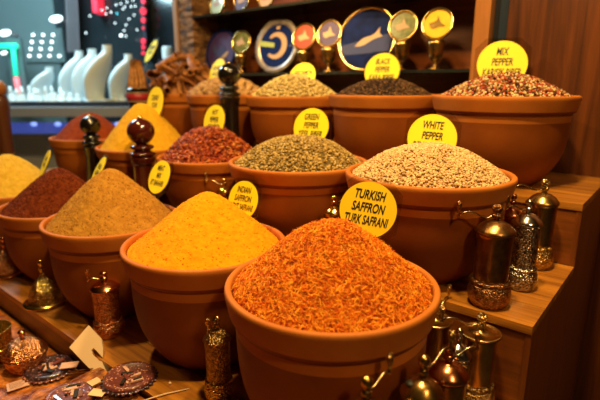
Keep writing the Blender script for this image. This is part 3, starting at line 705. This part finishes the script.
plate(1.745,2.015,ZU,.058,M['paleG'],M['rimgold'],'small pale green plate on the upper shelf, leftmost', m_small(M['cream']))
plate(1.745,1.830,ZU,.055,M['purpE'],M['rimgold'],'small purple plate on the upper shelf', m_small(M['cream']))
plate(1.745,1.660,ZU,.055,M['cream'],M['rimgold'],'small cream plate on the upper shelf, rightmost', m_small(M['redE']))
def medal(s, t, r, cz, face, label, col, rim=None):
    root = empty('souvenir_goblet', P(s, t, ZS+.001), YAW, label, 'goblet', 'picture topped goblets in the bookcase')
    H = cz-r*.95-.004
    mk('cup', *lathe(smoothp([(.0003,0),(.026,0),(.024,.005),(.008,.012),(.006,.022),(.014,.034),(.026,.05),(.030,H*.75),(.031,H),(.0003,H)], 2), 32), M['brass'], root)
    pl = empty('medallion', (0, -.012, H+.002)); pl.parent = root; pl.rotation_euler = (math.radians(-14), 0, math.radians(8))
    plate_parts(pl, r, face, rim or M['rimgold'], r, .16)
    m_small(col)(pl, r, r)
for a in ((1.829,.060,.155,M['greenE'],'gold rimmed goblet with a green picture beside the violet plate',M['cream']),
          (1.417,.062,.157,M['redE'],'gold rimmed goblet with a red picture between two blue plates',M['cream']),
          (1.275,.060,.162,M['purpE'],'gold rimmed goblet with a dark purple picture just left of the large blue plate',M['cream']),
          (.921,.060,.168,M['greenE'],'gold rimmed goblet with a dark green picture just right of the large blue plate',M['cream']),
          (.780,.060,.165,M['goldE'],'goblet with an all yellow gold picture at the right of the shelf',M['brass'])):
    medal(1.745, a[0], a[1], a[2], a[3], a[4], a[5])

# ------------------------------------------------------------------ cinnamon bundle
M['ribbon'] = mat('red_ribbon', (.35,.02,.03), .4); M['stickm'] = mat('cinnamon_stick', (.26,.10,.025), .7, var=(.56,.27,.08), vscale=40, bump=.4, bscale=70, bdist=.002)
cb = P(1.325,2.125,Z3)
root = empty('bundle_pot', cb, YAW, 'small black pot with a red band holding upright cinnamon sticks', 'pot')
mk('pot', *lathe(smoothp([(.0003,0),(.042,0),(.046,.01),(.044,.14),(.057,.250),(.055,.253),(.050,.250),(.036,.12),(.0003,.11)], 2), 36), M['lacquer_b'], root)
mk('band', *lathe([(.050,.200),(.0555,.202),(.0590,.232),(.054,.234)], 36), M['ribbon'], root)
mk('band_edge', *lathe([(.054,.235),(.0595,.236),(.0600,.240),(.054,.241)], 36), M['cream'], root)
mk('band_edge', *lathe([(.050,.194),(.0545,.195),(.0550,.199),(.050,.200)], 36), M['cream'], root)
qv = bark_vf(.22, .0085, 1.6, .002, 91, 14, 5); q0 = mk('cinnamon_stick', [(y, z, x+.11) for x, y, z in qv[0]], qv[1], M['stickm'])
k = 0
for ring, cnt, rad in ((0,1,0),(1,6,.019),(2,12,.040)):
    for i in range(cnt):
        a = i/cnt*6.283+ring*.3; o = q0 if k == 0 else q0.copy(); k += 1
        if o.name not in COL.objects: COL.objects.link(o)
        o.location = cb+Vector((math.cos(a)*rad, math.sin(a)*rad, .195)); tl = rad*3.0
        o.rotation_mode = 'QUATERNION'; o.rotation_quaternion = Vector((-math.cos(a)*tl, -math.sin(a)*tl, 1)).to_track_quat('Z', 'Y'); o.scale = (1.1, 1.1, .78+.14*random.random())
        tag(o, 'upright brown cinnamon stick in the black pot', 'cinnamon stick', 'cinnamon sticks bundled in the black pot')

# ------------------------------------------------------------------ the jeweller's shop behind, upper left
M['teal'] = mat('pale_teal_wall', (.10,.165,.17), .85, var=(.12,.19,.195), vscale=1.5)
M['glassd'] = mat('dark_display_glass', (.012,.020,.024), .12, coat=.6, var=(.03,.042,.048), vscale=2)
M['white'] = mat('white_velvet', (.80,.95,.97), .75)
M['greyc'] = mat('grey_counter', (.26,.27,.28), .5); M['navy'] = mat('navy_tray', (.02,.03,.05), .5)
def lamp(nm, c, s): return mat(nm, c, .5, emit=c, estr=s)
M['lw'] = lamp('white_led', (.85,1,1), 3.); M['lr'] = lamp('red_led', (1,.03,.07), 1.0); M['lg'] = lamp('green_neon', (.02,.85,.50), 1.3)
M['lp'] = lamp('pink_neon', (1,.20,.22), 1.1); M['lb'] = lamp('blue_light', (.10,.18,1), .45); M['lbs'] = lamp('blue_spot', (.25,.40,1), 2.2); M['lc'] = lamp('cyan_led', (.1,.8,1), 2.5)
def wbox(nm, a, b, y0, y1, m, par=None, kind=None, bev=0):
    o = mk(nm, *boxvf(min(a[0], b[0]), max(a[0], b[0]), y0, y1, min(a[2], b[2]), max(a[2], b[2]), bev), m, par, smooth=False)
    if kind: o['kind'] = kind
    return o
def aty(px, py, Y):                           # the point with a given distance Y straight ahead
    u, v = (px-300)/FPX, (py-200)/FPX; sp, cp = math.sin(PITCH), math.cos(PITCH); return at(px, py, Y/(cp-v*sp))
def wbx(nm, x0, y0, x1, y1, Y, th, m, par=None, kind=None, bev=0):
    return wbox(nm, aty(x0, y0, Y), aty(x1, y1, Y), Y, Y+th, m, par, kind, bev)
Yw = 4.2
wbox('wall_far', Vector((-6,0,.0)), Vector((-2.11,0,3.0)), 4.30, 4.40, M['teal'], kind='structure')
wbox('wall_display', Vector((-2.11,0,.0)), Vector((1.5,0,3.0)), 4.30, 4.40, M['glassd'], kind='structure')
# grey slanted curtain beside the dark display
root = empty('grey_curtain', (0,0,0), 0, 'narrow grey curtain hanging at the left of the dark display', 'curtain')
v = []; f = []
for i in range(25):
    u = i/24
    for j, py in enumerate((-60, 52)):
        q = aty(62+u*13+(0 if j == 0 else 5), py, 4.18+.02*math.sin(u*25)); v.append(tuple(q))
for i in range(24): f.append((2*i, 2*i+1, 2*i+3, 2*i+2))
mk('fabric', v, f, mat('grey_fabric', (.20,.20,.22), .8), root)
root = empty('lamp_panel', aty(42,45,4.255), 0, 'grid of thirteen small round white lamps on the pale wall', 'lamp')
mk('frame', *boxvf(-.17, .17, .03, .045, -.14, .14), M['teal'], root, smooth=False)
c0 = root.location
vs, fs_ = ico(2)
for r_, py in enumerate((35, 42, 49, 56)):
    for c_ in range(4 if r_ == 3 else 3):
        q = aty(33+c_*10-r_*1.2, py, 4.27)-c0
        mk('bulb', [(q.x+x*.012, q.y+y*.010, q.z+z*.012) for x, y, z in vs], [tuple(t) for t in fs_.tolist()], M['lw'], root)
for px, py, w, lab in ((5,33,.050,'oval white lamp reflection at the left edge above the green neon'), (56,19,.055,'oval white lamp reflection between pale wall and dark display'), (4,53,.028,'small white lamp reflection just under the green neon bar')):
    root = empty('lamp_reflection', aty(px, py, 4.12), 0, lab, 'lamp')
    mk('bulb', [(x*w, y*w*.4, z*w*.5+x*w*.12) for x, y, z in vs], [tuple(t) for t in fs_.tolist()], M['lw'], root)  # glowing shape stands in for a lamp's reflection in the glass
    mk('bracket', *boxvf(-.012, .012, .0, .18, -.012, .012), M['greyc'], root, smooth=False)  # made up, only joins the glowing shape to the wall
root = empty('neon_sign', aty(15,76,4.0), 0, 'neon sign with a green bar above a pink stem', 'sign'); c0 = root.location
def rtube(a, b, r, m, nm): mk(nm, *tube([a-c0, a.lerp(b, .5)-c0, b-c0], r, 10), m, root)
rtube(aty(0,46,4.0), aty(17,46,4.0), .021, M['lg'], 'green_bar'); rtube(aty(13,48,4.0), aty(16,76,4.0), .017, M['lg'], 'green_stem'); rtube(aty(16,77,4.0), aty(20,101,4.0), .020, M['lp'], 'pink_stem')
mk('backing', *boxvf(-.06, .06, .04, .07, -.25, .3), M['teal'], root, smooth=False)
# red vertical LED signs
root = empty('led_sign', aty(143,25,4.1), 0, 'vertical red light sign of rings and dots in the dark display', 'sign'); c0 = root.location
for py, r_, hole in ((1,.026,0),(11,.038,.5),(20,.028,0),(28,.014,0),(41,.030,0),(47,.022,0),(53,.02,0)):
    q = aty(143,py,4.1)-c0; k = 20; v = []; f = []
    for j in range(k):
        a = j/k*6.283; r_ = r_ if j else r_*.72; v += [(q.x+math.cos(a)*r_*.8, q.y, q.z+math.sin(a)*r_), (q.x+math.cos(a)*r_*.8*max(hole, .01), q.y, q.z+math.sin(a)*r_*max(hole, .01))]
        v += [(v[-2][0], v[-2][1]+.02, v[-2][2]), (v[-1][0], v[-1][1]+.02, v[-1][2])]
    for j in range(k):
        a, b = j*4, ((j+1) % k)*4; f += [(a, b, b+1, a+1), (a, a+2, b+2, b), (a+1, b+1, b+3, a+3), (a+2, a+3, b+3, b+2)]
    mk('light_letter', v, f, M['lr'], root, smooth=False)
mk('backing', *boxvf(-.012, .012, .022, .2, -.28, .25), M['navy'], root, smooth=False)
root = empty('red_banner', aty(95,8,4.15), 0, 'short red glowing sign at the top of the dark display', 'sign')
mk('panel', *boxvf(-.022, .022, 0, .15, -.035, .2, .006), M['lr'], root, smooth=False)
root = empty('fairy_lights', aty(120,14,4.1), 0, 'strings of tiny white lights in the dark display', 'string lights'); c0 = root.location
chains = [[(102,10),(107,8),(116,5),(121,3.5),(127,2),(133,0)], [(106,14),(111,12),(117,13.5),(123,9),(125,7),(131,6.5),(135,6)], [(134,15),(129,19),(126,25),(124,30.5),(121,35.5),(126,36)], [(137,30)], [(86,33)], [(90,16),(115,23)]]
for ch in chains:
    for px, py in ch:
        q = aty(px, py, 4.1)-c0; rr = .0065 if (px, py) != (121,35.5) else .012
        mk('bulb', [(q.x+x*rr, q.y+y*rr, q.z+z*rr) for x, y, z in ico(1)[0]], [tuple(t) for t in ico(1)[1].tolist()], M['lc'] if (px, py) == (117,13.5) else M['lw'], root)
    if len(ch) > 2: mk('wire', *tube([tuple(aty(px, py, 4.115)-c0) for px, py in ch], .002, 5), M['navy'], root)
# jewellery counter
Yc = 3.0
root = empty('jewellery_counter', Vector((-1.45, Yc, 0)), 0, 'grey jewellery counter with a blue lit front far behind the bowls', 'counter'); c0 = root.location
zt = aty(80,107,Yc).z
mk('top', *boxvf(-1.2, .62, -.02, .75, zt-.06, zt, .004), M['greyc'], root, smooth=False)
mk('front_panel', *boxvf(-1.18, .60, .02, .04, .02, zt-.17), M['greyc'], root, smooth=False)
mk('light_strip', *boxvf(-1.18, .60, .03, .05, zt-.168, zt-.10), M['lb'], root, smooth=False)
for px in (58, 84, 118, 34):
    q = aty(px, 124, Yc+.03)-c0; mk('blue_lamp', [(q.x+x*.022, q.y+y*.012, q.z+z*.014) for x, y, z in ico(2)[0]], [tuple(t) for t in ico(2)[1].tolist()], M['lbs'], root)
mk('glass_front', *boxvf(-1.19, .61, .0, .008, zt-.30, zt-.062), M['clear'], root, smooth=False)
def bust(px, py, Y, hgt, label, yaw=-.25):
    top = aty(px, py, Y); H = top.z-zt-.031; k = hgt/.125
    root = empty('necklace_bust', Vector((top.x-.05*k, Y, zt+.031)), yaw, label, 'necklace stand', 'white necklace stands on the counter')
    st_ = smoothp([(.05,1.,.024,.026),(.05,.93,.024,.026),(.044,.86,.026,.030),(.020,.76,.036,.060),(-.012,.60,.042,.085),(-.040,.42,.040,.092),(-.055,.22,.036,.080),(-.060,.0,.034,.066)], 3)
    n = 24; v = []; f = []                     # chest sweeping forward from the neck
    for cx, z, rx, ry in st_:
        for j in range(n):
            a = 2*math.pi*j/n; v.append((k*(cx+rx*math.cos(a)), k*ry*math.sin(a), z*H))
    for i in range(len(st_)-1):
        for j in range(n): f.append((i*n+j, i*n+(j+1) % n, (i+1)*n+(j+1) % n, (i+1)*n+j))
    f.append(tuple(range(n))); f.append(tuple((len(st_)-1)*n+j for j in range(n))[::-1])
    mk('bust', v, f, M['white'], root)
    mk('foot', *boxvf(-.06*k, .045*k, -.05*k, .05*k, 0, .012, .002), M['white'], root, smooth=False)
    pts = [(k*(.02-.075*math.sin(math.pi*u)), k*.055*math.cos(math.pi*u), H*(.80-.34*math.sin(math.pi*u))) for u in [q/20 for q in range(21)]]
    mk('necklace', *tube(pts, .0035, 6), M['silver'], root)
for px, py, Y, r, lab in ((50,67,3.35,.120,'white necklace bust leftmost on the counter'), (80,51,3.50,.140,'white necklace bust second from the left, beside the tallest'),
                          (93,49,3.31,.135,'white necklace bust directly left of the tallest one'), (108,45,3.13,.145,'tallest white necklace bust in the middle of the display'),
                          (129,54,3.36,.130,'white necklace bust rightmost, next to the cinnamon pot')):
    bust(px, py, Y, r, lab)
for x0, x1, lab in ((42,72,'low dark tray under the left necklace busts'), (73,126,'long navy tray under the taller necklace busts'), (10,41,'black tray of small stands at the far left')):
    a, b = aty(x0, 100, 3.05), aty(x1, 100, 3.05)
    o = mk('display_tray', *boxvf(-(b.x-a.x)/2, (b.x-a.x)/2, 0, .45, 0, .03, .003), M['navy'], loc=Vector(((a.x+b.x)/2, 3.04, zt)), smooth=False); tag(o, lab, 'tray')
rs = random.Random(5)
for i in range(22):                                  # little ring and earring cards
    px = rs.uniform(13, 72) if i < 16 else rs.uniform(74, 122); a = aty(px, 100, 3.12)
    root = empty('ring_stand', Vector((a.x, 3.07+rs.random()*.12, zt+.0305)), rs.uniform(-.5,.5), 'tiny white jewellery stand in front of the necklace busts', 'jewellery stand', 'tiny white jewellery stands')
    hh = rs.uniform(.05,.10) if i < 16 else rs.uniform(.03,.05)
    mk('cone', *lathe([(.0003,0),(.024,0),(.020,.006),(.010,hh*.8),(.006,hh),(.0003,hh)], 14), M['white'], root)
    mk('ring', *lathe([(.011,hh*.55),(.014,hh*.57),(.014,hh*.63),(.011,hh*.65)], 14), M['silver'], root)
# little white lidded pot behind the bark
root = empty('white_jar', Vector((-.93, 3.45, zt)), 0, 'small white jar lid showing above the bark heap', 'jar')
q = aty(170,46,3.45).z-zt
mk('pedestal', *boxvf(-.06, .06, -.04, .04, 0, q-.09), M['navy'], root, smooth=False)
mk('jar', *move(lathe(smoothp([(.0003,0),(.034,0),(.036,.01),(.036,.07),(.030,.085),(.0003,.088)], 2), 24), (0,0,q-.089)), M['white'], root)
# brown rounded post at the left edge
root = empty('wooden_post', P(.93,2.79,-1.5), 0, 'round topped brown wooden post at the left edge behind the yellow bowl', 'post')
mk('shaft', *lathe(smoothp([(.0003,0),(.07,0),(.06,.03),(.036,.08),(.036,1.2),(.045,1.38),(.038,1.44),(.0003,1.441)], 2), 32), mat('post_brown', (.10,.030,.012), .35, coat=.5), root)
mk('knob', *lathe([(max(.0003, .044*math.sin(math.pi*k/14)), 1.478-.044*math.cos(math.pi*k/14)) for k in range(15)], 32), M['post'], root)

# ------------------------------------------------------------------ lights
def area(name, loc, to, size, power, col):
    l = bpy.data.lights.new(name, 'AREA'); l.shape = 'DISK'; l.size = size; l.energy = power; l.color = col
    o = bpy.data.objects.new(name, l); COL.objects.link(o); o.location = loc
    o.rotation_euler = (Vector(to)-Vector(loc)).to_track_quat('-Z', 'Y').to_euler(); return o
WARM = (1.0,.66,.25)
area('stall_lamp', P(.50,.30,1.3), P(.75,.50,-.45), .12, 36, WARM)
area('stall_lamp', P(.58,1.55,1.2), P(.75,1.2,-.4), .12, 22, WARM)
area('stall_lamp', P(.95,.28,1.25), P(1.1,.30,-.4), .12, 17, WARM)
area('side_fill', P(.0,-.95,1.15), P(.95,.3,-.5), .20, 13, (1,.62,.24))  # unseen fill added to brighten the stand's dark side panels
area('bookcase_fill', P(.95,1.35,.70), P(1.95,1.4,.12), .12, 3.4, WARM).data.spread = math.radians(75)  # unseen fill added to brighten the back of the bookcase
area('shop_lamp', (-2.0,3.2,2.85), (-1.9,3.6,1.2), .9, 55, (.62,.88,1.0))
area('bust_fill', (-1.5,2.75,2.5), (-1.3,3.3,1.35), .3, 9, (.55,.88,1.0))  # unseen cool fill added to brighten the necklace busts
w = bpy.data.worlds.new('world'); sc.world = w; w.use_nodes = True
w.node_tree.nodes['Background'].inputs['Color'].default_value = (1,.62,.35,1); w.node_tree.nodes['Background'].inputs['Strength'].default_value = .018

# ------------------------------------------------------------------ camera
cam = bpy.data.cameras.new('camera'); co = bpy.data.objects.new('camera', cam); COL.objects.link(co)
co.location = (0,0,EYE); co.rotation_euler = (math.pi/2-PITCH, 0, 0)
cam.sensor_width = 36; cam.lens = 36*FPX/600; cam.clip_start = .02
cam.dof.use_dof = True; cam.dof.focus_distance = .93; cam.dof.aperture_fstop = 2.8
sc.camera = co
vs_ = sc.view_settings; vs_.view_transform = 'Standard'; vs_.look = 'None'; vs_.gamma = 1; vs_.use_curve_mapping = False; vs_.exposure = -.12
sc.cycles.use_denoising = True; sc.cycles.max_bounces = 8; sc.cycles.sample_clamp_indirect = 6
